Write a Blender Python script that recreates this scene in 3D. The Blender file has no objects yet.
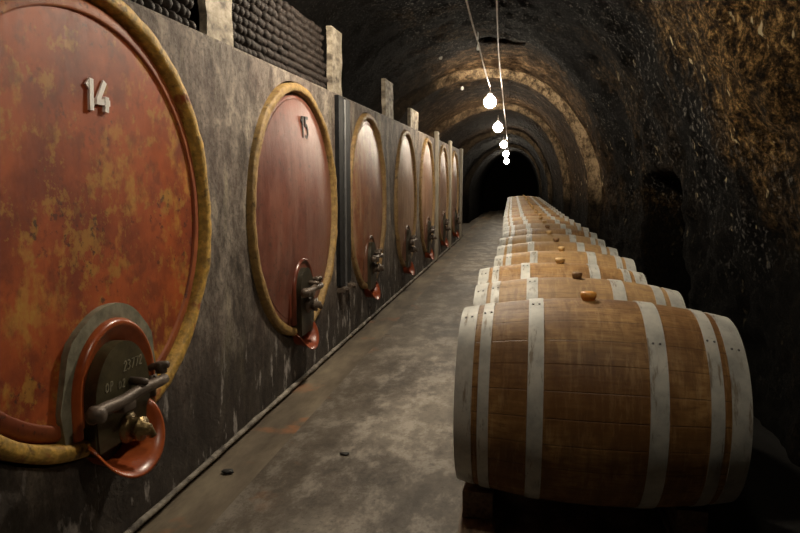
import bpy, bmesh, math, random
from mathutils import Vector, Matrix, noise
random.seed(7)
PI = math.pi
scene = bpy.context.scene
COL = scene.collection
HC = 1.26                       # camera height above the floor

def fz(y):                      # the cellar floor climbs very slightly
    return 0.007 * max(0.0, y - 2.0)

# ------------------------------------------------------------------ materials
class M:
    def __init__(s, name):
        s.m = bpy.data.materials.new(name); s.m.use_nodes = True
        s.t = s.m.node_tree; s.b = s.t.nodes['Principled BSDF']
        s.co = s.n('ShaderNodeTexCoord').outputs['Object']
    def n(s, typ, **kw):
        x = s.t.nodes.new(typ)
        for k, v in kw.items(): setattr(x, k, v)
        return x
    def link(s, a, b): s.t.links.new(a, b)
    def put(s, sock, v):
        if hasattr(v, 'is_output'): s.link(v, sock)
        elif isinstance(v, (tuple, list)) and sock.type == 'RGBA': sock.default_value = (*v, 1) if len(v) == 3 else v
        else: sock.default_value = v
    def map(s, scale=(1, 1, 1), loc=(0, 0, 0), vec=None, rot=(0, 0, 0)):
        x = s.n('ShaderNodeMapping'); x.inputs['Scale'].default_value = scale
        x.inputs['Location'].default_value = loc; x.inputs['Rotation'].default_value = rot
        s.link(vec or s.co, x.inputs['Vector']); return x.outputs[0]
    def shift(s, amt=40.0, vec=None):           # a pattern of its own for each copy
        oi = s.n('ShaderNodeObjectInfo').outputs['Random']
        c = s.n('ShaderNodeCombineXYZ'); k = s.math('MULTIPLY', oi, amt)
        for i in range(3): s.link(k, c.inputs[i])
        v = s.n('ShaderNodeVectorMath', operation='ADD')
        s.link(vec or s.co, v.inputs[0]); s.link(c.outputs[0], v.inputs[1]); return v.outputs[0]
    def noise(s, scale, detail=4, rough=.55, vec=None, dist=0.0):
        x = s.n('ShaderNodeTexNoise'); x.inputs['Scale'].default_value = scale
        x.inputs['Detail'].default_value = detail; x.inputs['Roughness'].default_value = rough
        x.inputs['Distortion'].default_value = dist
        s.link(vec or s.co, x.inputs['Vector']); return x.outputs['Fac']
    def voro(s, scale, vec=None):
        x = s.n('ShaderNodeTexVoronoi'); x.inputs['Scale'].default_value = scale
        s.link(vec or s.co, x.inputs['Vector']); return x.outputs['Distance']
    def ramp(s, fac, stops):
        x = s.n('ShaderNodeValToRGB'); e = x.color_ramp.elements
        while len(e) < len(stops): e.new(0.5)
        for el, (p, c) in zip(e, stops):
            el.position = p; el.color = (*c, 1) if isinstance(c, (tuple, list)) else (c, c, c, 1)
        s.link(fac, x.inputs[0]); return x.outputs[0]
    def mix(s, fac, a, b, mode='MIX'):
        x = s.n('ShaderNodeMix', data_type='RGBA', blend_type=mode)
        s.put(x.inputs[0], fac); s.put(x.inputs[6], a); s.put(x.inputs[7], b); return x.outputs[2]
    def math(s, op, a, b=0.0, c=0.0, clamp=False):
        x = s.n('ShaderNodeMath', operation=op); x.use_clamp = clamp
        s.put(x.inputs[0], a); s.put(x.inputs[1], b); s.put(x.inputs[2], c); return x.outputs[0]
    def range(s, v, a, b, c=0.0, d=1.0):
        x = s.n('ShaderNodeMapRange'); x.interpolation_type = 'SMOOTHSTEP'
        s.put(x.inputs[0], v)
        for i, q in enumerate((a, b, c, d)): x.inputs[1 + i].default_value = q
        return x.outputs[0]
    def xyz(s, vec=None):
        x = s.n('ShaderNodeSeparateXYZ'); s.link(vec or s.co, x.inputs[0]); return x.outputs
    def bump(s, h, strength=.5, dist=.02, prev=None):
        x = s.n('ShaderNodeBump'); x.inputs['Strength'].default_value = strength
        x.inputs['Distance'].default_value = dist; s.link(h, x.inputs['Height'])
        if prev is not None: s.link(prev, x.inputs['Normal'])
        s.link(x.outputs[0], s.b.inputs['Normal']); return x.outputs[0]
    def set(s, color=None, rough=None, metal=None, spec=None):
        for k, v in (('Base Color', color), ('Roughness', rough), ('Metallic', metal), ('Specular IOR Level', spec)):
            if v is not None: s.put(s.b.inputs[k], v)
        return s.m

def mat_rock():
    m = M('sooty rock'); x, y, z = m.xyz()
    n1 = m.noise(1.3, 6, .6); n2 = m.noise(15, 8, .85, m.map((1, .75, .8))); n3 = m.noise(45, 5, .85, m.map((1, .6, .8)))
    vs = m.noise(7, 5, .65, m.map((1, 1, .35)))
    g = m.math('ADD', m.math('MULTIPLY', n2, .6), m.math('MULTIPLY', n3, .4))
    soot = m.ramp(g, [(.44, (.002, .002, .002)), (.52, (.006, .0056, .0053)), (.58, (.03, .028, .026)), (.65, (.2, .185, .17))])
    soot = m.mix(m.range(m.noise(3.2, 5, .65, m.map((1, 1, 1), (4, 4, 1))), .42, .6, 0, .9), soot, (.006, .0058, .0055))
    fl = m.ramp(m.noise(44, 3, .6, m.map((1, .7, .6), (2, 8, 6))), [(.57, 0), (.67, 1)])
    fl = m.math('MULTIPLY', fl, m.math('MAXIMUM', m.range(m.noise(2.1, 4, .6, m.map((1, 1, 1), (6, 1, 2))), .42, .62, .15, .9), m.range(x, .25, -.2, 0, 1)))
    soot = m.mix(m.math('MULTIPLY', fl, .85), soot, (.26, .245, .225))
    brown = m.ramp(g, [(.44, (.004, .0028, .0015)), (.505, (.045, .026, .010)), (.56, (.22, .13, .05)), (.63, (.55, .39, .18))])
    # brown lichen on the stone near the mouth of the right wall, bare soot further on
    k = m.math('ADD', m.math('MULTIPLY', y, -.42), m.math('MULTIPLY', z, .32))
    k = m.math('ADD', k, m.math('MULTIPLY', n1, 1.9))
    k = m.math('ADD', k, m.math('MULTIPLY', vs, 1.1))
    right = m.range(x, .3, .9)
    kk = m.math('MULTIPLY', m.range(k, .05, .85), right)
    deep = m.range(m.math('ADD', y, m.math('MULTIPLY', n1, 1.5)), 8.2, 9.4)
    mid = m.math('MULTIPLY', m.range(n1, .46, .6), m.range(y, 4.5, 7))
    kk = m.math('MAXIMUM', kk, m.math('MULTIPLY', mid, .55))
    c = m.mix(kk, soot, brown)
    pl = m.noise(6, 7, .75, m.map((1, 1, .7)))
    plaster = m.ramp(m.math('ADD', m.math('MULTIPLY', pl, .5), m.math('MULTIPLY', g, .5)), [(.43, (.005, .003, .0018)), (.51, (.035, .021, .011)), (.58, (.13, .083, .044)), (.66, (.3, .21, .125))])
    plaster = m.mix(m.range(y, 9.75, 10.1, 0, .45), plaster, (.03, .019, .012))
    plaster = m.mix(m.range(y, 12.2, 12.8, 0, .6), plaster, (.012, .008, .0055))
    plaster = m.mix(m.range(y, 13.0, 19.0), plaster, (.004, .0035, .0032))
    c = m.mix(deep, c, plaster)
    # lamplight on the ring faces painted as pale bands along their lips
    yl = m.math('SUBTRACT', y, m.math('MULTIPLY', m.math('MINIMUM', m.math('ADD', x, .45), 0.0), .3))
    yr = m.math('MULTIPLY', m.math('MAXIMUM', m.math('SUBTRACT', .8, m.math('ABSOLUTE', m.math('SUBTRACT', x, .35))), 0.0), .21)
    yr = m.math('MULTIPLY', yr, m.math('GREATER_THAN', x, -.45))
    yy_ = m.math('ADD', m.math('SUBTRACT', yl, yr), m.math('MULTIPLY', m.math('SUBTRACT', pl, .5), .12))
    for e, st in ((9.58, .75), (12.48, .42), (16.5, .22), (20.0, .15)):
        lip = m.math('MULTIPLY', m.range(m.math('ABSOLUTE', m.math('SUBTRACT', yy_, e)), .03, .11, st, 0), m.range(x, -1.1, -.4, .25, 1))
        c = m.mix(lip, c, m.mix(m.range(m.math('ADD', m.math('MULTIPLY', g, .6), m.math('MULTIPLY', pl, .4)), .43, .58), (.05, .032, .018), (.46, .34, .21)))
    sp = m.ramp(m.noise(10, 4, .65, m.map((1, 1, .5), (3, 1, 5))), [(.655, 0), (.70, 1)])
    c = m.mix(m.math('MULTIPLY', sp, m.math('MULTIPLY', right, .85)), c, (.6, .5, .32))
    # near black below a ragged height on the stone, soot over the storage ledge
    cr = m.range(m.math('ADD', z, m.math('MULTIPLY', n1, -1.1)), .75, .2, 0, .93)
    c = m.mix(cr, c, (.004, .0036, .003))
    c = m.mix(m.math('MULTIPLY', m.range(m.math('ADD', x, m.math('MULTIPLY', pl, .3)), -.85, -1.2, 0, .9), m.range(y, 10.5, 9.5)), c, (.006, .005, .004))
    h = m.math('ADD', n2, m.math('MULTIPLY', n3, .6))
    m.bump(h, 1.0, .05)
    return m.set(c, .9, spec=.03)

def mat_concrete_wall():
    m = M('old plastered concrete'); x, y, z = m.xyz()
    big = m.noise(1.5, 5, .6); streak = m.noise(8, 5, .6, m.map((1, 1, .3))); fine = m.noise(45, 5, .7)
    streak = m.math('ADD', m.math('MULTIPLY', streak, .38), m.math('MULTIPLY', m.noise(9, 7, .78, m.map((1, 1, .7), (2, 2, 5))), .62))
    c = m.ramp(streak, [(.37, (.03, .023, .018)), (.45, (.10, .08, .065)), (.53, (.21, .175, .145)), (.64, (.42, .36, .29))])
    c = m.mix(m.range(big, .4, .62, 0, .75), c, m.mix(.5, c, (.14, .095, .08)))
    c = m.mix(m.math('MULTIPLY', m.ramp(m.noise(5, 4, .6, m.map((1, 1, .3), (7, 2, 0))), [(.58, 0), (.7, 1)]), .55), c, (.42, .37, .26))
    # damp creeping up from the floor
    damp = m.math('ADD', z, m.math('MULTIPLY', m.noise(6, 6, .75, m.map((1, 1, .35), (1, 5, 2))), -1.1))
    dm = m.range(damp, -.35, .22, .8, 0)
    c = m.mix(dm, c, (.022, .018, .016))
    salt = m.ramp(m.noise(12, 5, .65, m.map((1, 1, .35), (4, 0, 9))), [(.58, 0), (.66, 1)])
    c = m.mix(m.math('MULTIPLY', salt, m.range(z, .65, .2, 0, .95)), c, (.40, .37, .35))
    c = m.mix(m.math('MULTIPLY', m.range(fine, .48, .64), .5), c, (.04, .032, .028))
    m.bump(m.math('ADD', streak, m.math('MULTIPLY', fine, .5)), .6, .03)
    return m.set(c, .75, spec=.3)

def mat_floor():
    m = M('worn concrete floor'); x, y, z = m.xyz()
    a = m.noise(1.6, 6, .62, m.map((1, .6, 1), (5, 2, 0))); b = m.noise(6, 7, .75, m.map((1, .55, 1), (3, 1, 0))); f = m.noise(50, 5, .75)
    c = m.ramp(a, [(.38, (.055, .046, .037)), (.5, (.17, .145, .118)), (.6, (.40, .36, .3))])
    c = m.mix(.55, c, m.ramp(b, [(.38, (.03, .025, .02)), (.5, (.15, .13, .107)), (.61, (.46, .42, .36))]))
    c = m.mix(m.math('MULTIPLY', m.range(f, .52, .68), .5), c, (.045, .037, .03))
    c = m.mix(m.range(m.noise(3.5, 4, .6, m.map((1, 1, 1), (1, 9, 0))), .6, .68, 0, .6), c, (.05, .042, .035))
    c = m.mix(m.range(x, -.75, -1.0, 0, .4), c, (.09, .07, .048))
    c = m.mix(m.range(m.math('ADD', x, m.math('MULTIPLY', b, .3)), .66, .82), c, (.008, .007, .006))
    rust = m.math('MULTIPLY', m.ramp(m.noise(3.1, 4, .6, m.map((1, 1, 1), (8, 3, 0))), [(.62, 0), (.7, 1)]), m.range(x, -.85, -1.15))
    c = m.mix(m.math('MULTIPLY', rust, .6), c, (.26, .115, .045))
    c = m.mix(.14, c, (.05, .035, .02))
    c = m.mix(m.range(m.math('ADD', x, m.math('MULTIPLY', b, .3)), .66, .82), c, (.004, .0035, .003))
    m.bump(m.math('ADD', b, m.math('MULTIPLY', f, .35)), .4, .012)
    return m.set(c, m.ramp(a, [(.3, .5), (.7, .68)]), spec=.25)

def mat_gutter():
    m = M('brown gutter concrete')
    b = m.noise(5, 6, .65, m.map((1, .35, 1)))
    c = m.ramp(b, [(.3, (.06, .045, .03)), (.52, (.14, .11, .075)), (.72, (.23, .19, .13))])
    r = m.ramp(m.noise(2.6, 4, .6, m.map((1, 1, 1), (2, 7, 0))), [(.6, 0), (.68, 1)])
    c = m.mix(m.math('MULTIPLY', r, .6), c, (.3, .12, .045))
    m.bump(b, .4, .015); return m.set(c, .6, spec=.4)

def mat_simple(name, stops, scale=12, rough=.6, metal=0, bump=.3, stretch=(1, 1, 1), bd=.01, spec=.5):
    m = M(name); n = m.noise(scale, 5, .65, m.map(stretch, vec=m.shift()))
    c = m.ramp(n, stops)
    m.bump(n, bump, bd); return m.set(c, rough, metal, spec)

def mat_cask(name, base, dark, patch, amount, seed, rough=.42, grain=.25, pale=None, pale_amt=0, upright=0.0):
    m = M(name); x, y, z = m.xyz()
    o = (seed * 3.1, seed * 1.7, seed * 2.3)
    n = m.noise(3.2, 6, .62, m.map((1, 1, 1), o)); g = m.noise(14, 6, .7, m.map((1, 1, .3), o)); f = m.noise(38, 5, .7, m.map((1, 1, .6), o))
    c = m.mix(m.range(n, .36, .62), dark, base)
    c = m.mix(m.math('MULTIPLY', m.range(g, .42, .66), .5), c, m.mix(.5, base, dark))
    if pale:
        p = m.range(m.noise(6, 5, .65, m.map((1, 1, .22), (o[1], 2, 0))), .44, .66)
        c = m.mix(m.math('MULTIPLY', p, pale_amt), c, pale)
    # paint worn through to ochre undercoat
    w = m.math('ADD', m.noise(4.6, 6, .68, m.map((1, 1, .75), (o[2], o[0], 1))), m.math('MULTIPLY', f, .3))
    pm = m.range(w, .84 - amount, .95 - amount)
    c = m.mix(m.math('MULTIPLY', pm, .85), c, m.mix(m.range(f, .35, .65), patch, m.mix(.5, patch, base)))
    w2 = m.math('ADD', m.noise(11, 6, .75, m.map((1, 1, .9), (o[0], o[2], 4))), m.math('MULTIPLY', m.noise(2.2, 3, .5, m.map((1, 1, 1), (3, o[1], o[0]))), .5))
    c = m.mix(m.math('MULTIPLY', m.range(w2, .94 - amount * .9, 1.03 - amount * .9), .7), c, m.mix(.25, patch, dark))
    c = m.mix(m.range(m.noise(8, 6, .7, m.map((1, 1, .8), (2, o[0], o[1]))), .5, .64, 0, .55 if amount > .1 else .25), c, m.mix(.4, dark, (.03, .012, .006)))
    # mould freckles
    mo = m.math('MULTIPLY', m.range(m.noise(30, 4, .7, m.map((1, 1, 1), (1, o[0], 3))), .56, .66), m.range(m.noise(4.5, 3, .5, m.map((1, 1, 1), (9, o[1], 3))), .4, .6))
    c = m.mix(m.math('MULTIPLY', mo, .75), c, (.03, .016, .01))
    up = m.noise(1.0, 3, .6, m.map((1, 46, 1.6), o))
    m.bump(m.math('ADD', m.math('ADD', g, m.math('MULTIPLY', f, .6)), m.math('MULTIPLY', up, upright * .22)), grain * .6, .012)
    return m.set(c, m.math('ADD', m.math('MULTIPLY', f, .22), rough - .1), spec=.5 + .4 * min(1, upright))

def mat_rim(name, ochre, red, amt, seed):
    m = M(name); o = (seed * 2.2, seed * 1.3, seed)
    n = m.noise(7, 6, .65, m.map((1, 1, 1), o)); f = m.noise(30, 5, .7)
    c = m.mix(m.range(f, .35, .68), m.mix(.55, ochre, (.08, .05, .02)), ochre)
    c = m.mix(m.range(n, .60 - amt, .70 - amt), c, red)
    d = m.range(m.noise(13, 5, .7, m.map((1, 1, 1), (o[1], 5, 1))), .56, .68)
    c = m.mix(m.math('MULTIPLY', d, .7), c, (.035, .022, .012))
    m.bump(m.math('ADD', f, n), .5, .015)
    return m.set(c, .6, spec=.4)

def mat_oak(name='toasted oak staves', pale=True):
    m = M(name); x, y, z = m.xyz()
    sv = m.shift(23.0)
    ang = m.math('MULTIPLY', m.math('ARCTAN2', y, z), 26 / (2 * PI))
    fl = m.math('FLOOR', ang); fr = m.math('FRACT', ang)
    oi = m.n('ShaderNodeObjectInfo').outputs['Random']
    wn = m.n('ShaderNodeTexWhiteNoise', noise_dimensions='2D')
    cc = m.n('ShaderNodeCombineXYZ'); m.link(fl, cc.inputs[0]); m.link(oi, cc.inputs[1]); m.link(cc.outputs[0], wn.inputs['Vector'])
    edge = m.math('MINIMUM', fr, m.math('SUBTRACT', 1.0, fr))
    groove = m.range(edge, .0, .035, 1, 0)
    g = m.noise(9, 6, .65, m.map((1.2, 9, 9), vec=sv)); cross = m.noise(5, 5, .65, m.map((6, 1.2, 1.2), vec=sv)); b = m.noise(3.2, 5, .6, sv)
    c = m.ramp(g, [(.28, (.17, .083, .027)), (.5, (.36, .20, .07)), (.72, (.52, .315, .125))])
    c = m.mix(m.math('MULTIPLY', wn.outputs['Value'], .35), c, (.22, .115, .045))
    c = m.mix(m.range(b, .42, .62, 0, .8), c, (.15, .068, .02))
    c = m.mix(m.range(m.noise(11, 5, .7, m.map((1, 1, 1), (0, 0, 4), vec=sv)), .56, .7, 0, .6), c, (.10, .048, .018))
    c = m.mix(m.range(cross, .46, .66, 0, .6), c, (.13, .06, .022))
    saw = m.noise(10, 5, .7, m.map((5, .7, .7), vec=sv)); c = m.mix(m.range(saw, .5, .66, 0, .4), c, (.52, .34, .16))
    c = m.mix(m.math('MULTIPLY', groove, .6), c, (.05, .026, .012))
    t = m.math('MULTIPLY_ADD', oi, .5, .08)
    c = m.mix(t, c, (.43, .30, .165)) if pale else m.mix(m.range(m.noise(2.6, 5, .65, m.map((1, 1, 1), (3, 2, 7))), .44, .6, 0, .6), c, (.13, .055, .016))
    bb = m.math('SUBTRACT', m.math('MULTIPLY', g, .5), groove)
    m.bump(bb, .35, .006)
    return m.set(c, .58, spec=.35)

def mat_hoop():
    m = M('galvanised hoop steel'); sv = m.shift(17)
    n = m.noise(9, 5, .65, sv); f = m.noise(40, 5, .7, sv); st = m.noise(22, 5, .7, m.map((1.6, .25, .25), vec=sv))
    c = m.ramp(n, [(.3, (.34, .345, .325)), (.55, (.51, .505, .46)), (.75, (.62, .6, .54))])
    c = m.mix(m.range(f, .55, .75, 0, .4), c, (.2, .19, .16))
    c = m.mix(m.range(st, .55, .68, 0, .75), c, (.17, .12, .07))
    m.bump(f, .2, .004); return m.set(c, .55, .12, .4)

def mat_emit(name, col, s):
    m = M(name); m.set(col, .3)
    m.b.inputs['Emission Color'].default_value = (*col, 1); m.b.inputs['Emission Strength'].default_value = s
    return m.m

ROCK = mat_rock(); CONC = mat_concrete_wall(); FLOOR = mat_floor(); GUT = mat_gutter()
OAK = mat_oak(); OAK_FRONT = mat_oak('darker stained oak staves', False); HOOP = mat_hoop()
OCHRE = (.42, .25, .065)
MORTAR = mat_simple('pale mortar fillet', [(.35, (.06, .05, .04)), (.65, (.36, .32, .26))], 14, .8)
POST = mat_simple('whitewashed masonry', [(.35, (.10, .08, .06)), (.5, (.28, .235, .175)), (.65, (.46, .4, .31))], 9, .8, bump=.7, stretch=(1, 1, 1.6), bd=.03)
PLASTER = mat_simple('pale lime plaster', [(.3, (.2, .17, .13)), (.7, (.42, .37, .29))], 10, .8, stretch=(1, 1, .3))
GLASS = mat_simple('dusty dark bottle glass', [(.3, (.006, .004, .003)), (.6, (.026, .018, .014)), (.8, (.07, .05, .04))], 30, .7, spec=.3)
TIMBER = mat_simple('damp dark timber', [(.3, (.06, .04, .025)), (.7, (.26, .18, .115))], 10, .7, stretch=(6, 1, 6))
IRON = mat_simple('dark painted steel', [(.3, (.003, .003, .003)), (.7, (.012, .012, .013))], 15, .6, 0, spec=.2)
STEEL = mat_simple('bare worn steel', [(.3, (.05, .05, .052)), (.7, (.14, .14, .14))], 15, .5, .3)
DOOR = mat_simple('tarnished green bronze plate', [(.3, (.04, .033, .017)), (.6, (.095, .08, .04)), (.8, (.16, .135, .07))], 9, .42, .35)
DOORDARK = mat_simple('blackened bronze plate', [(.3, (.018, .015, .009)), (.6, (.045, .036, .02)), (.8, (.08, .065, .038))], 9, .5, .2)
BRASS = mat_simple('old brass', [(.3, (.12, .08, .03)), (.7, (.36, .26, .12))], 20, .38, .7)
BAR = mat_simple('rusty iron bar', [(.3, (.045, .032, .024)), (.7, (.17, .13, .1))], 18, .5, .35, stretch=(1, .3, 1))
ORANGE = mat_simple('orange lacquer', [(.25, (.26, .05, .014)), (.6, (.42, .095, .022)), (.8, (.5, .14, .04))], 8, .3, bump=.1)
REDLAC = mat_simple('dark red lacquer', [(.25, (.07, .018, .010)), (.6, (.14, .034, .018)), (.8, (.19, .055, .028))], 8, .3, bump=.1)
TRAYRED = mat_simple('red brown enamel', [(.25, (.16, .03, .012)), (.6, (.26, .055, .02)), (.8, (.32, .09, .035))], 8, .35, bump=.1)
BROWNLAC = mat_simple('brown lacquer', [(.25, (.06, .024, .013)), (.6, (.12, .05, .028)), (.8, (.17, .08, .045))], 8, .4, bump=.15)
GREYSEAL = mat_simple('grey sealing putty', [(.3, (.13, .12, .08)), (.7, (.3, .28, .2))], 16, .7, bump=.5)
WHITE = mat_simple('chipped white paint', [(.3, (.75, .7, .65)), (.55, (.92, .89, .85))], 25, .5)
INK = mat_simple('black paint', [(.3, (.012, .01, .01)), (.7, (.03, .025, .022))], 25, .5)
SCRIBE = mat_simple('scratched bright metal', [(.3, (.22, .2, .14)), (.7, (.4, .37, .27))], 25, .5, .3)
PORCELAIN = mat_simple('white porcelain', [(.3, (.6, .58, .54)), (.7, (.8, .78, .74))], 10, .3)
CONDUIT = mat_simple('grey cable sheath', [(.3, (.2, .16, .13)), (.7, (.45, .38, .32))], 12, .6)
CHIP = mat_simple('dark stone', [(.3, (.01, .009, .008)), (.7, (.03, .027, .024))], 30, .7)
BUNG_O = mat_simple('orange silicone', [(.3, (.62, .27, .05)), (.7, (.75, .37, .085))], 14, .45, bump=.1)
BUNG_T = mat_simple('beige silicone', [(.3, (.5, .31, .12)), (.7, (.62, .42, .19))], 14, .45, bump=.1)
BUNG_B = mat_simple('brown cork', [(.3, (.15, .08, .035)), (.7, (.27, .16, .075))], 30, .7)
BULBS = {w: mat_emit('lit bulb glass %d' % w, (1, .87, .68), w) for w in (130, 180, 240, 330, 600)}

# ------------------------------------------------------------------ mesh helpers
def obj(name, bm, mat, parent=None, smooth=True, loc=None):
    bmesh.ops.recalc_face_normals(bm, faces=bm.faces[:])
    me = bpy.data.meshes.new(name); bm.to_mesh(me); bm.free()
    if smooth:
        for p in me.polygons: p.use_smooth = True
    me.materials.append(mat)
    o = bpy.data.objects.new(name, me); COL.objects.link(o)
    if parent: o.parent = parent
    if loc: o.location = loc
    return o
def sharp(o, deg=35):
    o.data.set_sharp_from_angle(angle=math.radians(deg)); return o
def tag(o, label, cat, group=None):
    o['label'] = label; o['category'] = cat
    if group: o['group'] = group
    return o
def thing(name, loc, label, cat, group=None):
    o = bpy.data.objects.new(name, None); COL.objects.link(o); o.location = loc
    o.empty_display_size = .1
    return tag(o, label, cat, group)
def structure(o): o['kind'] = 'structure'; return o
def box(bm, x0, x1, y0, y1, z0, z1, bev=0):
    r = bmesh.ops.create_cube(bm, size=1, matrix=Matrix.Translation(((x0+x1)/2, (y0+y1)/2, (z0+z1)/2)) @ Matrix.Diagonal((x1-x0, y1-y0, z1-z0, 1)))
    if bev:
        es = list({e for v in r['verts'] for e in v.link_edges})
        bmesh.ops.bevel(bm, geom=es, offset=bev, segments=2, affect='EDGES', profile=.6)
def lathe(bm, prof, axis='Z', seg=24, M4=None):
    """prof: (radius, height) list, revolved about the axis"""
    rings = []
    for r, h in prof:
        ring = []
        for i in range(seg if r > 1e-6 else 1):
            a = 2 * PI * i / seg
            p = (r * math.cos(a), r * math.sin(a), h)
            if axis == 'X': p = (h, r * math.cos(a), r * math.sin(a))
            if axis == 'Y': p = (r * math.sin(a), h, r * math.cos(a))
            v = Vector(p)
            if M4: v = M4 @ v
            ring.append(bm.verts.new(v))
        rings.append(ring)
    for A, B in zip(rings, rings[1:]):
        if len(A) == 1 and len(B) == 1: continue
        for i in range(seg):
            j = (i + 1) % seg
            if len(A) == 1: bm.faces.new((A[0], B[i], B[j]))
            elif len(B) == 1: bm.faces.new((A[i], A[j], B[0]))
            else: bm.faces.new((A[i], A[j], B[j], B[i]))
def tube(bm, pts, r, seg=10):
    pts = [Vector(p) for p in pts]; rings = []
    for i, p in enumerate(pts):
        d = (pts[min(i+1, len(pts)-1)] - pts[max(i-1, 0)]).normalized()
        u = d.orthogonal().normalized() if abs(d.z) > .95 else d.cross(Vector((0, 0, 1))).normalized()
        w = d.cross(u); rr = r(i / max(1, len(pts) - 1)) if callable(r) else r
        rings.append([bm.verts.new(p + (u * math.cos(2*PI*k/seg) + w * math.sin(2*PI*k/seg)) * rr) for k in range(seg)])
    for A, B in zip(rings, rings[1:]):
        for k in range(seg): bm.faces.new((A[k], A[(k+1) % seg], B[(k+1) % seg], B[k]))
    bm.faces.new(rings[0]); bm.faces.new(rings[-1])
def plate(bm, pts, x0, x1):
    """closed outline in (y, z) given a thickness along x"""
    a = [bm.verts.new((x0, y, z)) for y, z in pts]; b = [bm.verts.new((x1, y, z)) for y, z in pts]
    bm.faces.new(a); bm.faces.new(b)
    for i in range(len(pts)):
        j = (i + 1) % len(pts); bm.faces.new((a[i], a[j], b[j], b[i]))
def band(bm, outer, inner, x0, x1, closed=False):
    """strip between two outlines (same length), with thickness"""
    q = [[bm.verts.new((x, y, z)) for y, z in o] for x in (x0, x1) for o in (outer, inner)]
    n = len(outer)
    for i in range(n if closed else n - 1):
        j = (i + 1) % n
        bm.faces.new((q[0][i], q[0][j], q[1][j], q[1][i])); bm.faces.new((q[2][i], q[2][j], q[3][j], q[3][i]))
        bm.faces.new((q[0][i], q[0][j], q[2][j], q[2][i])); bm.faces.new((q[1][i], q[1][j], q[3][j], q[3][i]))
    if not closed:
        for i in (0, n - 1): bm.faces.new((q[0][i], q[1][i], q[3][i], q[2][i]))
def strokes(bm, lines, w, x0, x1, oy=0, oz=0, s=1, slant=0.0):
    """brush strokes in (y,z) turned into raised bars"""
    for si, ln in enumerate(lines):
        P = [Vector((oy + (a + slant * b) * s, oz + b * s)) for a, b in ln]
        L, R = [], []
        for i, p in enumerate(P):
            d = (P[min(i+1, len(P)-1)] - P[max(i-1, 0)]).normalized(); nn = Vector((-d.y, d.x)) * w / 2
            e = d * (w * .2) * (-1 if i == 0 else 1 if i == len(P) - 1 else 0)
            L.append(p + nn + e); R.append(p - nn + e)
        band(bm, [tuple(v) for v in L], [tuple(v) for v in R], x0 - .001 * si, x1 + (x1 - x0) * .09 * si)   # each stroke a little higher than the last
DIG = {
 '1': [[(.06, .78), (.22, .96)], [(.24, 1.0), (.24, 0)]],
 '4': [[(.40, 1.0), (.04, .30)], [(-.02, .30), (.66, .30)], [(.5, .46), (.5, 0)]],
 '5': [[(.5, 1.0), (.14, 1.0), (.12, .56), (.34, .62), (.5, .45), (.5, .2), (.32, .0), (.08, .08)]],
 '2': [[(.08, .8), (.2, 1.0), (.42, 1.0), (.5, .75), (.08, .0), (.54, .0)]],
 '3': [[(.08, .95), (.3, 1.0), (.48, .8), (.25, .55), (.5, .3), (.3, 0), (.06, .08)]],
 '7': [[(.05, 1.0), (.52, 1.0), (.2, 0)]],
 '0': [[(.3, 1.0), (.08, .75), (.08, .25), (.3, 0), (.52, .25), (.52, .75), (.3, 1.0)]],
 'P': [[(.1, 0), (.1, 1.0), (.42, .95), (.48, .72), (.4, .52), (.1, .5)]],
}

# ------------------------------------------------------------------ vault
CX = -.45
def step(y, e, w=.05): 
    t = min(1, max(0, (y - e + w) / (2 * w))); return t * t * (3 - 2 * t)
EDGES = (9.6, 12.5, 16.5, 20.0)
def prof(y):
    # right half-width, left half-width, crown height above the camera
    wr, wl, cr = 1.72, 1.95, 1.60
    def lin(a, b): return min(1, max(0, (y - a) / (b - a)))
    wr -= .26 * lin(2, 9.6) + .05 * lin(9.7, 12.5) + .12 * lin(12.6, 20); cr -= .02 * lin(2, 9.6) + .03 * lin(9.7, 12.5) + .1 * lin(12.6, 20)
    for e, a, b, c in zip(EDGES, (.15, .11, .10, .08), (.12, .15, .25, .2), (.11, .10, .10, .10)):
        k = step(y, e); wr -= a * k; wl -= b * k; cr -= c * k
    return wr, wl, cr
ZB = -.45
def vault_pt(u, y):
    """u in 0..1 from the right floor over the crown to the left floor"""
    wr, wl, cr = prof(y)
    if u < .22: p = Vector((CX + wr, y, -1.35 + (ZB + 1.35) * u / .22)); n = Vector((-1, 0, 0))
    elif u > .86: p = Vector((CX - wl, y, -1.35 + (ZB + 1.35) * (1 - u) / .14)); n = Vector((1, 0, 0))
    else:
        a = PI * (u - .22) / .64; w = wr if a < PI / 2 else wl
        p = Vector((CX + w * math.cos(a), y, ZB + (cr - ZB) * math.sin(a))); n = Vector((-math.cos(a), 0, -math.sin(a)))
    if p.x < CX: p.y += .3 * (p.x - CX)
    else: p.y += .35 * max(0, .8 - abs(p.x - CX - .8)) * .6
    rough = 1.0 if y < 9.4 else .45
    q = p
    d = noise.noise(q * .9) * .075 + noise.noise(q * 2.6 + Vector((7, 1, 3))) * .035 + noise.fractal(q * 8.0, .8, 2.1, 3) * .018
    right = max(0, min(1, (p.x - .3) / .7))
    d *= rough * (1 + .55 * right)
    # the upright niche in the right wall
    if right > 0 and p.z < .1:
        k = step(y, 5.3, .10) * (1 - step(y, 6.3, .16)) * (1 - step(p.z, .0, .12)); d -= .42 * k
    # shallow oval recess pushed up into the crown
    k = max(0, 1 - ((p.x + .33) / .26) ** 2 - ((y - 7.75) / .22) ** 2); d -= .3 * min(1, k * 3) * (1 if p.z > .8 else 0)
    p = p + n * d + Vector((0, noise.noise(q * 3.1 + Vector((2, 9, 4))) * .05 * rough, 0))
    p.z += HC
    return p
ys = []
y = -2.4
while y < 27.0:
    ys.append(y)
    st = .055 if 1.5 < y < 13.2 else .12
    if any(abs(y - e) < .12 for e in EDGES): st = .016
    y += st
NU = 230
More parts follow.
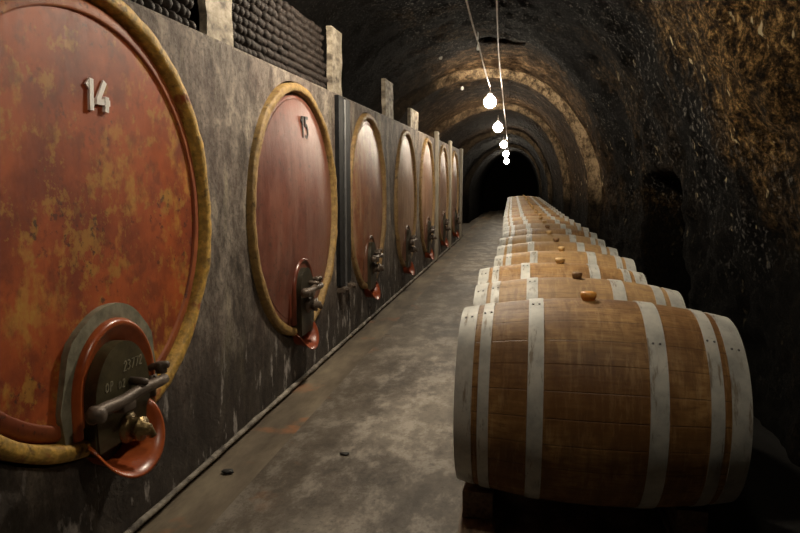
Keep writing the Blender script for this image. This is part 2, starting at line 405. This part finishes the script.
us = [i / NU for i in range(NU + 1)]
grid = [[vault_pt(u, y) for u in us] for y in ys]
def vault_mesh(i0, i1):
    bm = bmesh.new()
    V = [[bm.verts.new(r[i]) for i in range(i0, i1 + 1)] for r in grid]
    for A, B in zip(V, V[1:]):
        for k in range(len(A) - 1): bm.faces.new((A[k], A[k+1], B[k+1], B[k]))
    return bm
SPL = int(.30 * NU)
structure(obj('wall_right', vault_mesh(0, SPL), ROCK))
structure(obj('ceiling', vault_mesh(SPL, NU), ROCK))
for nm, yy in (('wall_back', 27.0), ('wall_front', -2.5)):
    bm = bmesh.new(); box(bm, -3.2, 2.2, yy - .1, yy + .1, -.1, 3.6); structure(obj(nm, bm, ROCK, smooth=False))

# ------------------------------------------------------------------ floor, gutter, wall
def strip(name, x0, x1, mat, dz=0, nx=8):
    bm = bmesh.new(); yy = [-2.4 + .35 * i for i in range(85)]
    V = [[bm.verts.new((x0 + (x1 - x0) * i / nx, y, fz(y) + dz + .006 * noise.noise(Vector((x0 + i * .3, y * .8, 0))))) for i in range(nx + 1)] for y in yy]
    for A, B in zip(V, V[1:]):
        for k in range(nx): bm.faces.new((A[k], A[k+1], B[k+1], B[k]))
    return bm
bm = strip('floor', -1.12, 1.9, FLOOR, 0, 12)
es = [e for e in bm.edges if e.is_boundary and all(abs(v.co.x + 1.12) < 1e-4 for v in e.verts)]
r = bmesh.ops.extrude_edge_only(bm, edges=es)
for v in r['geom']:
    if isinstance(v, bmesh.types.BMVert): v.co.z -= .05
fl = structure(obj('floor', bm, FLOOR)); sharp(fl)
structure(obj('floor_gutter', strip('g', -1.45, -1.11, GUT, -.03, 4), GUT))
# left of the wall's far end
bm = bmesh.new(); box(bm, -3.2, -1.40, 14.2, 27, -.1, .075); structure(obj('floor_side_passage', bm, FLOOR, smooth=False))

CASKS = [ # y, z(rel cam), ry, rz
 (1.945, -.122, .785, .768), (3.952, -.176, .782, .776), (5.79, -.175, .696, .782), (7.68, -.195, .672, .80),
 (9.365, -.185, .685, .815), (11.15, -.18, .68, .81), (12.95, -.18, .68, .80)]
WX = -1.40
def wtop(y): return HC + .652 + .0045 * (y - 2)
bm = bmesh.new()
a = [(-1.0, -.1), (14.25, -.1), (14.25, wtop(14.25)), (-1.0, wtop(-1.0))]
plate(bm, a, -2.62, WX)
es = [e for e in bm.edges if all(abs(v.co.x - WX) < 1e-4 for v in e.verts) and all(v.co.z > 1 for v in e.verts)]
bmesh.ops.bevel(bm, geom=es, offset=.02, segments=3, affect='EDGES')
wall = obj('wall_left', bm, CONC, smooth=False)
bm = bmesh.new()
for (cy, cz, ry, rz) in CASKS:
    pts = [(cy + (ry + .012) * math.cos(2*PI*i/96), cz + HC + (rz + .012) * math.sin(2*PI*i/96)) for i in range(96)]
    plate(bm, pts, WX - .34, WX + .2)
cut = obj('cutter', bm, CONC)
md = wall.modifiers.new('holes', 'BOOLEAN'); md.operation = 'DIFFERENCE'; md.object = cut; md.solver = 'EXACT'
bpy.context.view_layer.update()
dg = bpy.context.evaluated_depsgraph_get()
me = bpy.data.meshes.new_from_object(wall.evaluated_get(dg)); me.name = 'wall_left'
wall.modifiers.clear(); wall.data = me
bpy.data.objects.remove(cut)
structure(wall)
bm = bmesh.new()      # pale mortar fillet along the foot of the wall
pp = [Vector((WX + .012 + .006 * noise.noise(Vector((0, i * .9, 0))), -1 + i * .12, fz(-1 + i * .12) + .002)) for i in range(127)]
tube(bm, pp, lambda t: .013 + .006 * noise.noise(Vector((t * 160, 3, 0))), 8)
structure(obj('baseboard_left', bm, MORTAR))
for i, (y0, y1, h) in enumerate(((10.22, 10.36, .10), (12.02, 12.18, .06), (14.1, 14.28, .02))):
    bm = bmesh.new(); box(bm, WX - .02, WX + .045, y0, y1, fz(y0), wtop(y0) + h, .015)
    structure(obj('trim_%d' % (i + 1), bm, PLASTER))

# ------------------------------------------------------------------ casks
def ell(cy, cz, ry, rz, n=128): return [(cy + ry * math.cos(2*PI*i/n), cz + rz * math.sin(2*PI*i/n)) for i in range(n)]
BULGE = .036
HEADS = [
 mat_cask('worn orange red cask paint', (.42, .084, .015), (.21, .035, .008), (.52, .29, .05), .16, 1.0, .55),
 mat_cask('glossy oxblood cask paint', (.165, .05, .030), (.095, .023, .014), (.3, .17, .1), .02, 2.0, .41, .35, (.27, .15, .11), .35, 2.2),
 mat_cask('faded red brown cask paint', (.30, .11, .045), (.2, .055, .022), (.42, .27, .11), .12, 3.0, .42, .35, (.42, .28, .17), .6, 1.6),
 mat_cask('pale brown cask wood', (.29, .16, .09), (.19, .09, .05), (.42, .29, .17), .08, 4.0, .43, .35, (.44, .32, .21), .6, 1.6),
 mat_cask('pale russet cask wood', (.30, .155, .09), (.19, .09, .047), (.42, .29, .17), .08, 5.0, .43, .35, (.43, .30, .2), .6, 1.6),
 mat_cask('dull brown cask wood', (.25, .14, .09), (.17, .085, .05), (.36, .25, .15), .05, 6.0, .42, .35, (.36, .27, .19), .5, 1.5),
 mat_cask('dim russet cask wood', (.25, .13, .08), (.17, .08, .045), (.36, .25, .15), .05, 7.0, .42, .35, (.36, .26, .18), .5, 1.5)]
BORDER = mat_cask('orange border paint', (.36, .09, .018), (.2, .04, .012), (.4, .22, .06), .1, 9.0, .62)
RIMS = [mat_rim('chipped yellow rim paint', (.66, .40, .08), (.30, .075, .02), .05, 1),
        mat_rim('dull yellow rim paint', (.36, .225, .075), (.17, .07, .03), -.04, 2),
        mat_rim('brown yellow rim paint', (.33, .205, .085), (.2, .10, .045), .0, 3)]
LAB = ['huge orange-red oval cask with white number 14 and chipped yellow rim, nearest the camera',
       'dark red glossy oval cask numbered 15 between the huge orange cask and black channel',
       'third cask in the wall, red-brown, right after the black steel channel',
       'fourth cask along the wall, narrow pale brown head two past the steel channel',
       'fifth cask along the wall, pale russet head just before the first plaster strip',
       'sixth cask along the wall, slim sliver of head between the two plaster strips',
       'seventh and last cask of the wall, dim sliver before its far end']
def arch(cy, hw, z0, ztop, n=24, sq=1.0):
    """outline from lower left up over a round top to lower right"""
    r = hw; zc = ztop - r * sq
    return [(cy - hw, z0)] + [(cy - r * math.cos(PI*i/n), zc + r * sq * math.sin(PI*i/n)) for i in range(n + 1)] + [(cy + hw, z0)]
for ci, (cy, cz, ry, rz) in enumerate(CASKS):
    t = thing('wine_cask', (WX, cy, cz + HC), LAB[ci], 'cask', 'large casks set in the left wall')
    n = 160
    # chime: the ring of stave ends
    bm = bmesh.new(); rings = []; rw = 1.1
    pr = [(0, -.32), (0, .018), (-.006, .028), (-.02, .033), (-.038, .031), (-.046, .024), (-.05, -.01), (-.052, -.30)]
    for i in range(n):
        a = 2 * PI * i / n; row = []
        w = .010 * noise.noise(Vector((ci * 9.0, math.cos(a) * 4, math.sin(a) * 4))) + .005 * noise.noise(Vector((ci * 5.0, math.cos(a) * 14, math.sin(a) * 14)))
        for k, (dr, dx) in enumerate(pr):
            ww = w if 1 < k < 6 else 0
            row.append(bm.verts.new((dx + ww * .8, (ry + dr * rw + ww * .4) * math.cos(a), (rz + dr * rw + ww * .4) * math.sin(a))))
        rings.append(row)
    for i in range(n):
        A, B = rings[i], rings[(i+1) % n]
        for k in range(len(pr) - 1): bm.faces.new((A[k], A[k+1], B[k+1], B[k]))
    sharp(obj('rim', bm, RIMS[min(ci, 2)], t), 50)
    # head: dished board with a chamfered border
    bm = bmesh.new(); rows = []
    for (s, dx) in [(q * (.977 if ci == 0 else 1.0), -.002 - .012 * (1 - q * q) if ci == 0 else -.002 + BULGE * (1 - q * q)) for q in (0, .15, .3, .45, .6, .75, .88, .942)]:
        m_ = 1 if s == 0 else 96
        rows.append([bm.verts.new((dx, (ry - .052 * rw / 1.08) * s * math.cos(2*PI*i/96), (rz - .052 * rw / 1.08) * s * math.sin(2*PI*i/96))) for i in range(m_)])
    for A, B in zip(rows, rows[1:]):
        for i in range(96):
            j = (i + 1) % 96
            bm.faces.new((A[0], B[i], B[j]) if len(A) == 1 else (A[i], A[j], B[j], B[i]))
    sharp(obj('head', bm, HEADS[ci], t), 40)
    bm = bmesh.new(); rows = []
    for s, dx in ((.915, -.02), (.92, .004), (.93, .006), (.97, .003), (.985, -.008), (1.0, -.03)) if ci == 0 else ((.938, -.02), (.942, -.001), (.95, .001), (.975, -.001), (1.0, -.012), (1.0, -.04)):
        rows.append([bm.verts.new((dx, (ry - .052 * rw / 1.08) * s * math.cos(2*PI*i/96), (rz - .052 * rw / 1.08) * s * math.sin(2*PI*i/96))) for i in range(96)])
    for A, B in zip(rows, rows[1:]):
        for i in range(96): bm.faces.new((A[i], A[(i+1) % 96], B[(i+1) % 96], B[i]))
    obj('head_border', bm, BORDER if ci == 0 else HEADS[ci], t)
    # manway: putty bed, arched collar, plate door, cross bar, spigot, drip lip
    gy = .045 if ci == 0 else -.02
    k = 1.0 if ci == 0 else .8; tk = .92 if ci == 0 else .72
    top = -.318 * k - (.0 if ci == 0 else .02); bot = -rz - .03
    hw = .240 * k
    out = arch(gy, hw, bot + .10, top, sq=1.12)
    bm = bmesh.new()
    def scale(o, f, dz=0): 
        c = (gy, top - hw * 1.12); return [(c[0] + (y - c[0]) * f, max(c[1] + (z - c[1]) * f, z) if z < c[1] else c[1] + (z - c[1]) * f + dz) for y, z in o]
    def wob(o, a): return [(y + a * noise.noise(Vector((y * 9, z * 9, ci))), z + a * noise.noise(Vector((y * 9, z * 9, ci + 5)))) for y, z in o]
    band(bm, wob(scale(out, 1.10), .02), scale(out, .80), -.04, .014)
    sharp(obj('putty_bed', bm, GREYSEAL if ci == 0 else REDLAC if ci == 1 else BROWNLAC, t), 40)
    bm = bmesh.new(); f = [(1.0, -.035), (1.0, .022), (.97, .036), (.93, .040), (.88, .032), (.82, .016), (.66, .012), (.62, -.02)]
    L = []
    for s, dx in f: L.append([bm.verts.new((dx, y, z)) for y, z in scale(out, s * .93)])
    for A, B in zip(L, L[1:]):
        for i in range(len(A) - 1): bm.faces.new((A[i], A[i+1], B[i+1], B[i]))
    obj('collar', bm, ORANGE if ci == 0 else REDLAC if ci == 1 else BROWNLAC, t)
    dhw = .155 * k; dtop = top - .095 * k
    dr = arch(gy - .01, dhw, bot + .035, dtop, sq=1.25)
    bm = bmesh.new(); plate(bm, dr, -.02, .058)
    bmesh.ops.bevel(bm, geom=[e for e in bm.edges if all(v.co.x > .055 for v in e.verts)], offset=.008, segments=2, affect='EDGES')
    door = sharp(obj('hatch_door', bm, DOOR if ci == 0 else DOORDARK, t), 40)
    if ci == 0:
        for txt, oy, oz, st, hh in (('23772', gy - .012, dtop - .105, .023, .032), ('0P', gy - .115, dtop - .15, .024, .030), ('02', gy - .045, dtop - .158, .022, .026)):
            for i, ch in enumerate(txt):
                bm = bmesh.new(); strokes(bm, DIG[ch], .0035, .056, .0603, oy + i * st, oz, hh, .15)
                obj('stamped_digit', bm, SCRIBE, door, False)
    zb = dtop - .165 * k - (.0 if ci else .015)
    yb0, yb1 = gy - .25 * k, gy + .175 * k
    bm = bmesh.new()
    tube(bm, [(.10, yb0 + (yb1 - yb0) * i / 12, zb + .003 * math.sin(i)) for i in range(13)], lambda q: .0225 * (1 - .12 * q), 12)
    bar = obj('crossbar', bm, BAR, t)
    bm = bmesh.new(); lathe(bm, [(0, .0), (.028, .0), (.03, .012), (.023, .022), (.023, .042), (0, .042)], 'X', 18, Matrix.Translation((.088, yb0 + .02, zb)))
    obj('bar_nut', bm, BAR, bar)
    bm = bmesh.new(); lathe(bm, [(0, .03), (.015, .03), (.015, .095), (.011, .12), (0, .123)], 'X', 14, Matrix.Translation((0, gy + .03, zb + .03)))
    obj('clamp_bolt', bm, BAR, bar)
    bm = bmesh.new(); box(bm, .045, .118, gy - .105 * k, gy - .035, zb - .04, zb - .012, .005)
    obj('wedge', bm, BAR, bar)
    bm = bmesh.new()      # hinge lug and swing bolt at the right of the collar
    tube(bm, [(-.02, gy + .19 * k, zb + .02), (.05, gy + .205 * k, zb + .035), (.10, gy + .2 * k, zb + .045)], .014, 10)
    lathe(bm, [(0, -.02), (.02, -.02), (.024, 0), (.02, .02), (0, .02)], 'Z', 12, Matrix.Translation((.07, gy + .205 * k, zb + .03)))
    lathe(bm, [(0, -.05), (.016, -.05), (.018, .03), (0, .03)], 'Z', 12, Matrix.Translation((.03, gy + .2 * k, zb - .03)))
    obj('hinge', bm, BAR, door)
    bm = bmesh.new(); T = Matrix.Translation((.05, gy + .0, zb - .128 * k))
    lathe(bm, [(0, 0), (.052, 0), (.054, .012), (.042, .018), (.036, .022), (.036, .05), (.042, .052), (.042, .064), (.024, .068), (.02, .09), (0, .092)], 'X', 20, T)
    tube(bm, [(.115, gy, zb - .128 * k), (.13, gy + .012, zb - .13 * k), (.138, gy + .022, zb - .16 * k)], .014, 10)
    box(bm, .098, .112, gy - .045, gy + .045, zb - .128 * k - .008, zb - .128 * k + .008, .003)
    obj('spigot', bm, BRASS if ci == 0 else BAR, door)
    # drip lip: lower half of a flaring spout collar
    bm = bmesh.new(); zc = bot + (.095 if ci == 0 else .07); rows = []
    for (dx, rr) in ((-.02, .150), (.06, .158), (.12, .172), (.150, .188), (.156, .190), (.152, .181), (.118, .163), (.06, .149), (-.02, .141)):
        row = []
        for i in range(33):
            a = PI * (1.03 + 1.06 * i / 32); sag = 1.0
            fl = math.sin(PI * i / 32) ** .6
            row.append(bm.verts.new((dx * tk * (.35 + .65 * fl), gy - .03 + rr * tk * math.cos(a), zc + rr * tk * .95 * math.sin(a))))
        rows.append(row)
    for A, B in zip(rows, rows[1:]):
        for i in range(32): bm.faces.new((A[i], A[i+1], B[i+1], B[i]))
    for e in (0, 32): bm.faces.new([r_[e] for r_ in rows])
    obj('drip_lip', bm, ORANGE if ci == 0 else TRAYRED, t)
    if ci == 0:
        for ch, oy, sl in (('1', .008, .05), ('4', .060, .1)):
            bm = bmesh.new(); strokes(bm, DIG[ch], .020, -.022, -.002, oy, .362, .094, sl)
            o = obj('number_digit', bm, WHITE, t, False); o['label'] = 'raised white digit ' + ch
    if ci == 1:
        for ch, oy in (('1', .02), ('5', .085)):
            bm = bmesh.new(); strokes(bm, DIG[ch], .019, .0, BULGE * .55, oy, .46, .125, 0)
            o = obj('number_digit', bm, INK, t, False); o['label'] = 'black digit ' + ch

# ------------------------------------------------------------------ steel channel between casks 2 and 3
t = thing('steel_channel', (WX, 4.93, 0), 'tall black steel channel with a bright centre rail fixed upright between two casks', 'channel')
bm = bmesh.new(); box(bm, -.005, .032, -.16, -.026, .48, 1.90, .004); obj('flange', bm, IRON, t, False)
bm = bmesh.new(); box(bm, -.005, .032, .026, .16, .48, 1.90, .004); obj('flange', bm, IRON, t, False)
bm = bmesh.new(); box(bm, -.005, .036, -.022, .022, .46, 1.885, .004)
o = obj('centre_rail', bm, STEEL, t, False); o['label'] = 'bare grey steel rail'
for s in (-1, 1):
    bm = bmesh.new(); box(bm, -.01, .06, s * .1 - .055, s * .1 + .055, .43, .47, .006); lathe(bm, [(0, 0), (.018, 0), (.018, .03), (0, .03)], 'X', 10, Matrix.Translation((.055, s * .1, .45)))
    obj('foot_bracket', bm, BAR, t, False)

# ------------------------------------------------------------------ posts and bottles on the ledge
POSTS = [(2.86, 3.13, 1.1, 'rough whitewashed masonry post nearest the camera, between the two bottle stacks'),
         (4.815, 5.08, 1.14, 'whitewashed masonry post on the ledge above the black steel channel'),
         (6.70, 7.10, 1.05, 'pale masonry post on the ledge between the third and fourth casks'),
         (8.20, 8.78, .92, 'farthest short pale post on the ledge, past the fourth cask')]
for (y0, y1, h, lab) in POSTS:
    bm = bmesh.new(); zz0 = wtop(y0) + .004; zz1 = HC + h; nz = 14; yc = (y0 + y1) / 2
    V = []
    for i in range(nz + 1):
        z = zz0 + (zz1 - zz0) * i / nz; ring = []
        for (px, py) in [(a / 4, 0) for a in range(4)] + [(1, b / 4) for b in range(4)] + [(1 - a / 4, 1) for a in range(4)] + [(0, 1 - b / 4) for b in range(4)]:
            q = Vector((px * .04 - .07, y0 + (y1 - y0) * py - yc, z))
            d = noise.noise(Vector((q.x * 7, (q.y + yc) * 7, z * 9))) * .008
            ring.append(bm.verts.new((q.x + d, q.y + d, z)))
        V.append(ring)
    for A, B in zip(V, V[1:]):
        for k in range(16): bm.faces.new((A[k], A[(k+1) % 16], B[(k+1) % 16], B[k]))
    bm.faces.new(V[0]); bm.faces.new(V[-1])
    o = sharp(obj('masonry_post', bm, POST, None), 45); o.location = (WX, yc, 0)
    tag(o, lab, 'post', 'posts on the ledge')

bm = bmesh.new()
R = .0275
lathe(bm, [(0, .008), (R * .4, .006), (R * .8, -.003), (R, -.018), (R, -.17), (R * .85, -.19), (R * .42, -.215), (R * .38, -.275), (R * .46, -.277), (R * .46, -.29), (0, -.29)], 'X', 14)
first = obj('wine_bottle', bm, GLASS)
used = [False]
f_, yawp = 660.0, None
cam_p = math.atan((266.5 - 183) / 660); cam_psi = math.atan(127 * math.cos(cam_p) / 660)
FW = Vector((-math.sin(cam_psi) * math.cos(cam_p), math.cos(cam_psi) * math.cos(cam_p), -math.sin(cam_p)))
RT = Vector((math.cos(cam_psi), math.sin(cam_psi), 0)); UP = RT.cross(FW)
def pix(p):
    q = Vector(p) - Vector((0, 0, HC)); z = q.dot(FW)
    return 400 + 660 * q.dot(RT) / z, 266.5 - 660 * q.dot(UP) / z
def bottles(y0, y1, rows, label, group):
    p = .0575
    for r in range(rows):
        n = int((y1 - y0 - (p / 2 if r % 2 else 0)) / p)
        for i in range(n):
            yy = y0 + R + .002 + (p / 2 if r % 2 else 0) + i * p
            zz = wtop(yy) + R + .001 + r * p * .868
            xx = WX - .055 + random.uniform(-.008, .008) - .004 * r
            u, v = pix((xx, yy, zz))
            if v < -4 or u < -4: continue          # outside the photograph
            if used[0]: o = first.copy(); COL.objects.link(o)
            else: o = first; used[0] = True
            o.location = (xx, yy, zz); o.rotation_euler = (random.uniform(0, 6.28), 0, random.uniform(-.004, .004))
            tag(o, label, 'bottle', group)
bottles(1.9, 2.84, 6, 'dusty dark wine bottle lying in the stack left of the nearest masonry post', 'bottles stacked left of the nearest post')
bottles(3.15, 4.80, 9, 'dusty dark wine bottle lying in the long stack above the dark red cask', 'bottles stacked between the first two posts')

# ------------------------------------------------------------------ barrels
BL, BR, HR = .46, .3692, .317
def brad(x): 
    t = abs(x) / BL; return HR + (BR - HR) * (1 - t ** 2.1)
def proto_barrel():
    t = thing('oak_barrel', (0, 0, 0), '', 'barrel', 'oak barrels in the row')
    bm = bmesh.new()
    xs = [-BL + 2 * BL * i / 40 for i in range(41)]
    lathe(bm, [(HR - .03, -BL + .035), (HR - .022, -BL), (HR, -BL)] + [(brad(x), x) for x in xs[1:-1]] + [(HR, BL), (HR - .022, BL), (HR - .03, BL - .035)], 'X', 78)
    sharp(obj('stave_body', bm, OAK, t), 50)
    for s in (-1, 1):
        bm = bmesh.new(); lathe(bm, [(0, s * (BL - .04)), (HR - .03, s * (BL - .04)), (HR - .03, s * (BL - .06)), (0, s * (BL - .06))], 'X', 48); sharp(obj('barrel_head', bm, OAK, t), 40)
    for (x0, x1) in ((-.462, -.403), (-.383, -.346), (-.222, -.171), (.155, .212), (.337, .378), (.400, .462)):
        bm = bmesh.new(); P = []
        for i in range(7):
            x = x0 + (x1 - x0) * i / 6; P.append((brad(min(BL, max(-BL, x))) + .0035, x))
        P = [(P[0][0] - .006, P[0][1])] + P + [(P[-1][0] - .006, P[-1][1])]
        lathe(bm, P, 'X', 78)
        h = sharp(obj('hoop', bm, HOOP, t), 50)
        bm = bmesh.new(); a0 = random.uniform(.15, .35) + (0 if x0 < 0 else .4)
        for k in (0, 1):      # overlapped strap end with rivets
            xm = (x0 + x1) / 2 + (-.011 if k else .011); rr = brad(xm) + .0035
            pos = Vector((xm, -math.sin(a0) * rr, math.cos(a0) * rr))
            rot = Matrix.Rotation(a0, 4, 'X')
            lathe(bm, [(0, .0035), (.0035, .0025), (.0045, 0), (.0045, -.003)], 'Z', 10, Matrix.Translation(pos) @ rot)
        obj('rivet', bm, STEEL, h)
    return t
barrel = proto_barrel()
def copy_tree(o, parent=None):
    c = o.copy(); COL.objects.link(c); c.parent = parent
    for ch in o.children: copy_tree(ch, c)
    return c
TOPS = [-.420, -.446, -.463, -.465, -.465, -.460, -.455]
XS = [.240, .232, .199, .254, .24, .228, .235, .22, .19, .165, .136]
ORD = ['front', 'second', 'third', 'fourth', 'fifth', 'sixth', 'seventh', 'eighth', 'ninth', 'tenth', 'eleventh', 'twelfth', 'thirteenth', 'fourteenth', 'fifteenth', 'sixteenth']
BCOL = {0: (BUNG_O, 'orange bung'), 1: (BUNG_B, 'brown bung'), 2: (BUNG_T, 'beige bung'), 3: (BUNG_T, 'beige bung'), 4: (BUNG_B, 'brown bung'), 6: (BUNG_B, 'dark brown bung')}
NB = 24
spots = []
for k in range(NB):
    yy = 2.44 + .74 * k
    tp = TOPS[k] if k < 7 else -.455 + .0068 * (yy - 6.88)
    x = XS[k] if k < len(XS) else .136 - .022 * (yy - 9.84)
    spots.append((x, yy, tp - BR + HC))
roots = []
for k, (x, yy, zc) in enumerate(spots):
    o = barrel if k == 0 else copy_tree(barrel)
    o.location = (x, yy, zc); o.rotation_euler = (0, 0, random.uniform(-.012, .012) if k else -.004)
    if k == 0: lab = 'oak barrel with pale steel hoops and an orange bung at the front of the row'
    elif k in BCOL: lab = '%s oak barrel from the front of the row, with a %s on top' % (ORD[k], BCOL[k][1])
    elif k < len(ORD): lab = '%s oak barrel from the front of the row, small in the distance' % ORD[k]
    else: lab = 'tiny far oak barrel past the fifteen nearer ones, towards the dark tunnel end'
    if k == 15: lab = 'tiny far oak barrel past the fifteen nearer ones, towards the dark tunnel end'
    tag(o, lab, 'barrel', 'oak barrels in the row')
    roots.append(o)
for ch in barrel.children:        # the front barrel is stained darker than the rest
    if ch.name.startswith('stave_body'):
        ch.material_slots[0].link = 'OBJECT'; ch.material_slots[0].material = OAK_FRONT
for k, o in enumerate(roots):
    bx = (-.012, .01, .0, -.01, .0, -.02, -.02)[k] if k < 7 else random.uniform(-.02, .02)
    big = .88 if k in (0, 2) else .74
    bm = bmesh.new(); lathe(bm, [(0, -.03), (.022 * big, -.03), (.028 * big, .008), (.032 * big, .011), (.033 * big, .02), (.031 * big, .028), (.02 * big, .031), (0, .031)], 'Z', 20)
    b = obj('bung', bm, BCOL.get(k, (BUNG_T, ''))[0], o, loc=(bx, 0, brad(bx)))
    if k in BCOL: b['label'] = BCOL[k][1]
# timber rails under the row, and blocks that lift the front barrels
for nm, x0, w, side in (('a', -.21, .13, 'left'), ('b', .53, .12, 'right')):
    bm = bmesh.new(); V = []
    yy = 2.02
    while yy < 20.2:
        xo = -.012 * (yy - 2)
        V.append([bm.verts.new((x0 + xo + a * w, yy, fz(yy) + b)) for a, b in ((0, .008), (1, .008), (1, .036), (0, .036))]); yy += .6
    for A, B in zip(V, V[1:]):
        for k in range(4): bm.faces.new((A[k], A[(k+1) % 4], B[(k+1) % 4], B[k]))
    bm.faces.new(V[0]); bm.faces.new(V[-1])
    o = sharp(obj('timber_rail', bm, TIMBER), 30)
    tag(o, 'long dark timber rail on the floor under the %s ends of the barrels' % side, 'rail', 'timber rails under the barrels')
    for k in range(4):
        x, y0, zc = spots[k]
        xm = x0 + w / 2 - .012 * (y0 - 2); r_ = brad(xm - x)
        top = zc - r_; base = fz(y0) + .040
        if top - base < .006: continue
        bm = bmesh.new()
        # saddle: wedge-shaped blocks hollowed to the barrel's curve
        seg = 10; hw = .15 if k == 0 else .11
        prof_ = []
        for i in range(seg + 1):
            dy = -hw + 2 * hw * i / seg; rr = max(brad(xm - w * .42 - x), brad(xm + w * .42 - x)) + .006
            prof_.append((dy, max(.012, zc - math.sqrt(max(0, rr * rr - dy * dy)) - base - .001)))
        prof_ = [(d, min(h_, .10)) for d, h_ in prof_]
        pts = [(-hw, 0), (hw, 0)] + prof_[::-1]
        plate(bm, pts, -w * .42, w * .42)
        o = sharp(obj('timber_block', bm, TIMBER, None), 30); o.location = (xm, y0, base + .001)
        tag(o, 'dark timber block on the rail under the %s end of the %s barrel' % (side, ORD[k]), 'block', 'timber blocks under the barrels')

# ------------------------------------------------------------------ lamps and cables
LAMPS = [(.25, 1.45, 1.27, 'bare lit bulb hanging from the vault above the camera'),
         (-.52, 3.95, 1.26, 'bare lit bulb just above the frame, over the dark red cask'),
         (-.505, 9.0, 1.065, 'nearest visible lit bulb, largest and highest of the bright row'),
         (-.523, 11.9, .965, 'second lit bulb in the row below the vault, just under the nearest'),
         (-.545, 15.6, .875, 'third lit bulb along the tunnel row'),
         (-.60, 18.9, .80, 'fourth lit bulb along the tunnel row, small and far'),
         (-.67, 22.0, .70, 'farthest and lowest lit bulb at the end of the row')]
for i, (x, yy, z, lab) in enumerate(LAMPS):
    t = thing('hanging_bulb', (x, yy, z + HC), lab, 'light bulb', 'bare bulbs along the tunnel')
    bm = bmesh.new()
    lathe(bm, [(0, -.082), (.03, -.076), (.058, -.058), (.076, -.03), (.082, 0), (.076, .03), (.058, .058), (.034, .074), (.024, .084), (.022, .09), (0, .09)], 'Z', 20)
    obj('bulb', bm, BULBS[(130, 600, 330, 240, 180, 180, 180)[i]], t)
    bm = bmesh.new(); lathe(bm, [(0, .13), (.012, .13), (.02, .118), (.027, .105), (.027, .084), (.022, .078), (.0, .078)], 'Z', 14)
    obj('socket', bm, PORCELAIN, t)
    bm = bmesh.new(); tube(bm, [(0, 0, .125), (0, .005, .16), (.0, 0, .21)], .005, 8)
    obj('flex', bm, CONDUIT, t)
def cable(name, pts, r, label, cat='cable'):
    P = []
    for a, b in zip(pts, pts[1:]):
        for i in range(8):
            s = i / 8; q = Vector(a).lerp(Vector(b), s); q.z += HC - .03 * math.sin(PI * s) * min(1, (Vector(b) - Vector(a)).length / 3); P.append(q)
    q = Vector(pts[-1]); q.z += HC; P.append(q)
    bm = bmesh.new(); tube(bm, P, r, 8)
    return tag(obj(name, bm, CONDUIT), label, cat, 'cables under the vault')
cable('electric_cable', [(-.32, .3, 1.44), (-.49, 3.95, 1.49), (-.492, 5.05, 1.42), (-.505, 6.8, 1.37), (-.509, 8.97, 1.26)], .0085,
      'left grey cable along the vault, sloping down to the nearest visible bulb')
cable('electric_cable', [(-.15, .3, 1.44), (-.22, 3.9, 1.44), (-.25, 5.05, 1.41), (-.33, 7.3, 1.40), (-.37, 9.6, 1.30), (-.42, 12.5, 1.18), (-.48, 16.3, 1.0), (-.56, 20.0, .87)], .0085,
      'right grey cable running the length of the vault past all the bulbs')
for (x, yy, z, lab) in ((-1.02, 7.85, 1.45, 'small white porcelain fitting on the dark vault, upper of the two'), (-.96, 9.85, 1.37, 'small white porcelain fitting on the brown vault, left of the nearest bulb'),
                        (-.53, 7.05, 1.375, 'tiny pale cable clip where the left cable dips from the vault')):
    s = .7 if 'clip' in lab else 1
    bm = bmesh.new(); lathe(bm, [(0, -.028 * s), (.014 * s, -.026 * s), (.022 * s, -.012 * s), (.02 * s, .01 * s), (.014 * s, .02 * s), (.014 * s, .03), (.005, .032), (.005, .16), (0, .16)], 'Z', 14)
    o = obj('cable_clip' if 'clip' in lab else 'porcelain_fitting', bm, PORCELAIN); o.location = (x, yy, z + HC); tag(o, lab, 'fitting')

# ------------------------------------------------------------------ small litter on the floor
for (u, v, s, lab) in ((345, 456, .016, 'small dark stone chip lying in the middle of the bare floor'), (228, 468, .02, 'small dark flake lying in the gutter beside the wall foot')):
    d = RT * ((u - 400) / 660) - UP * ((v - 266.5) / 660) + FW
    P = d * ((-HC) / d.z)
    bm = bmesh.new(); bmesh.ops.create_icosphere(bm, subdivisions=2, radius=s)
    for w in bm.verts:
        w.co *= 1 + .5 * noise.noise(w.co * 60 + Vector((u, 0, 0))); w.co.z *= .4; w.co.x *= 1.4
    zmin = min(w.co.z for w in bm.verts)
    o = obj('stone_chip', bm, CHIP); o.location = (P.x, P.y, (0 if P.x > -1.12 else -.03) + .005 - zmin); tag(o, lab, 'stone')

# ------------------------------------------------------------------ camera and view
cd = bpy.data.cameras.new('camera'); co = bpy.data.objects.new('camera', cd); COL.objects.link(co)
cd.sensor_width = 36; cd.lens = 36 * 660 / 800; cd.clip_start = .02; cd.clip_end = 100
Mx = Matrix((RT, UP, -FW)).transposed().to_4x4(); Mx.translation = (0, 0, HC)
co.matrix_world = Mx
scene.camera = co
w = bpy.data.worlds.new('world'); scene.world = w; w.use_nodes = True
w.node_tree.nodes['Background'].inputs[0].default_value = (0, 0, 0, 1)
w.node_tree.nodes['Background'].inputs[1].default_value = 0
vs = scene.view_settings
vs.view_transform = 'Standard'; vs.look = 'None'; vs.gamma = 1; vs.use_curve_mapping = False; vs.exposure = 0.12
scene.cycles.use_denoising = True; scene.cycles.denoising_prefilter = 'FAST'
scene.cycles.max_bounces = 6; scene.cycles.sample_clamp_indirect = 4
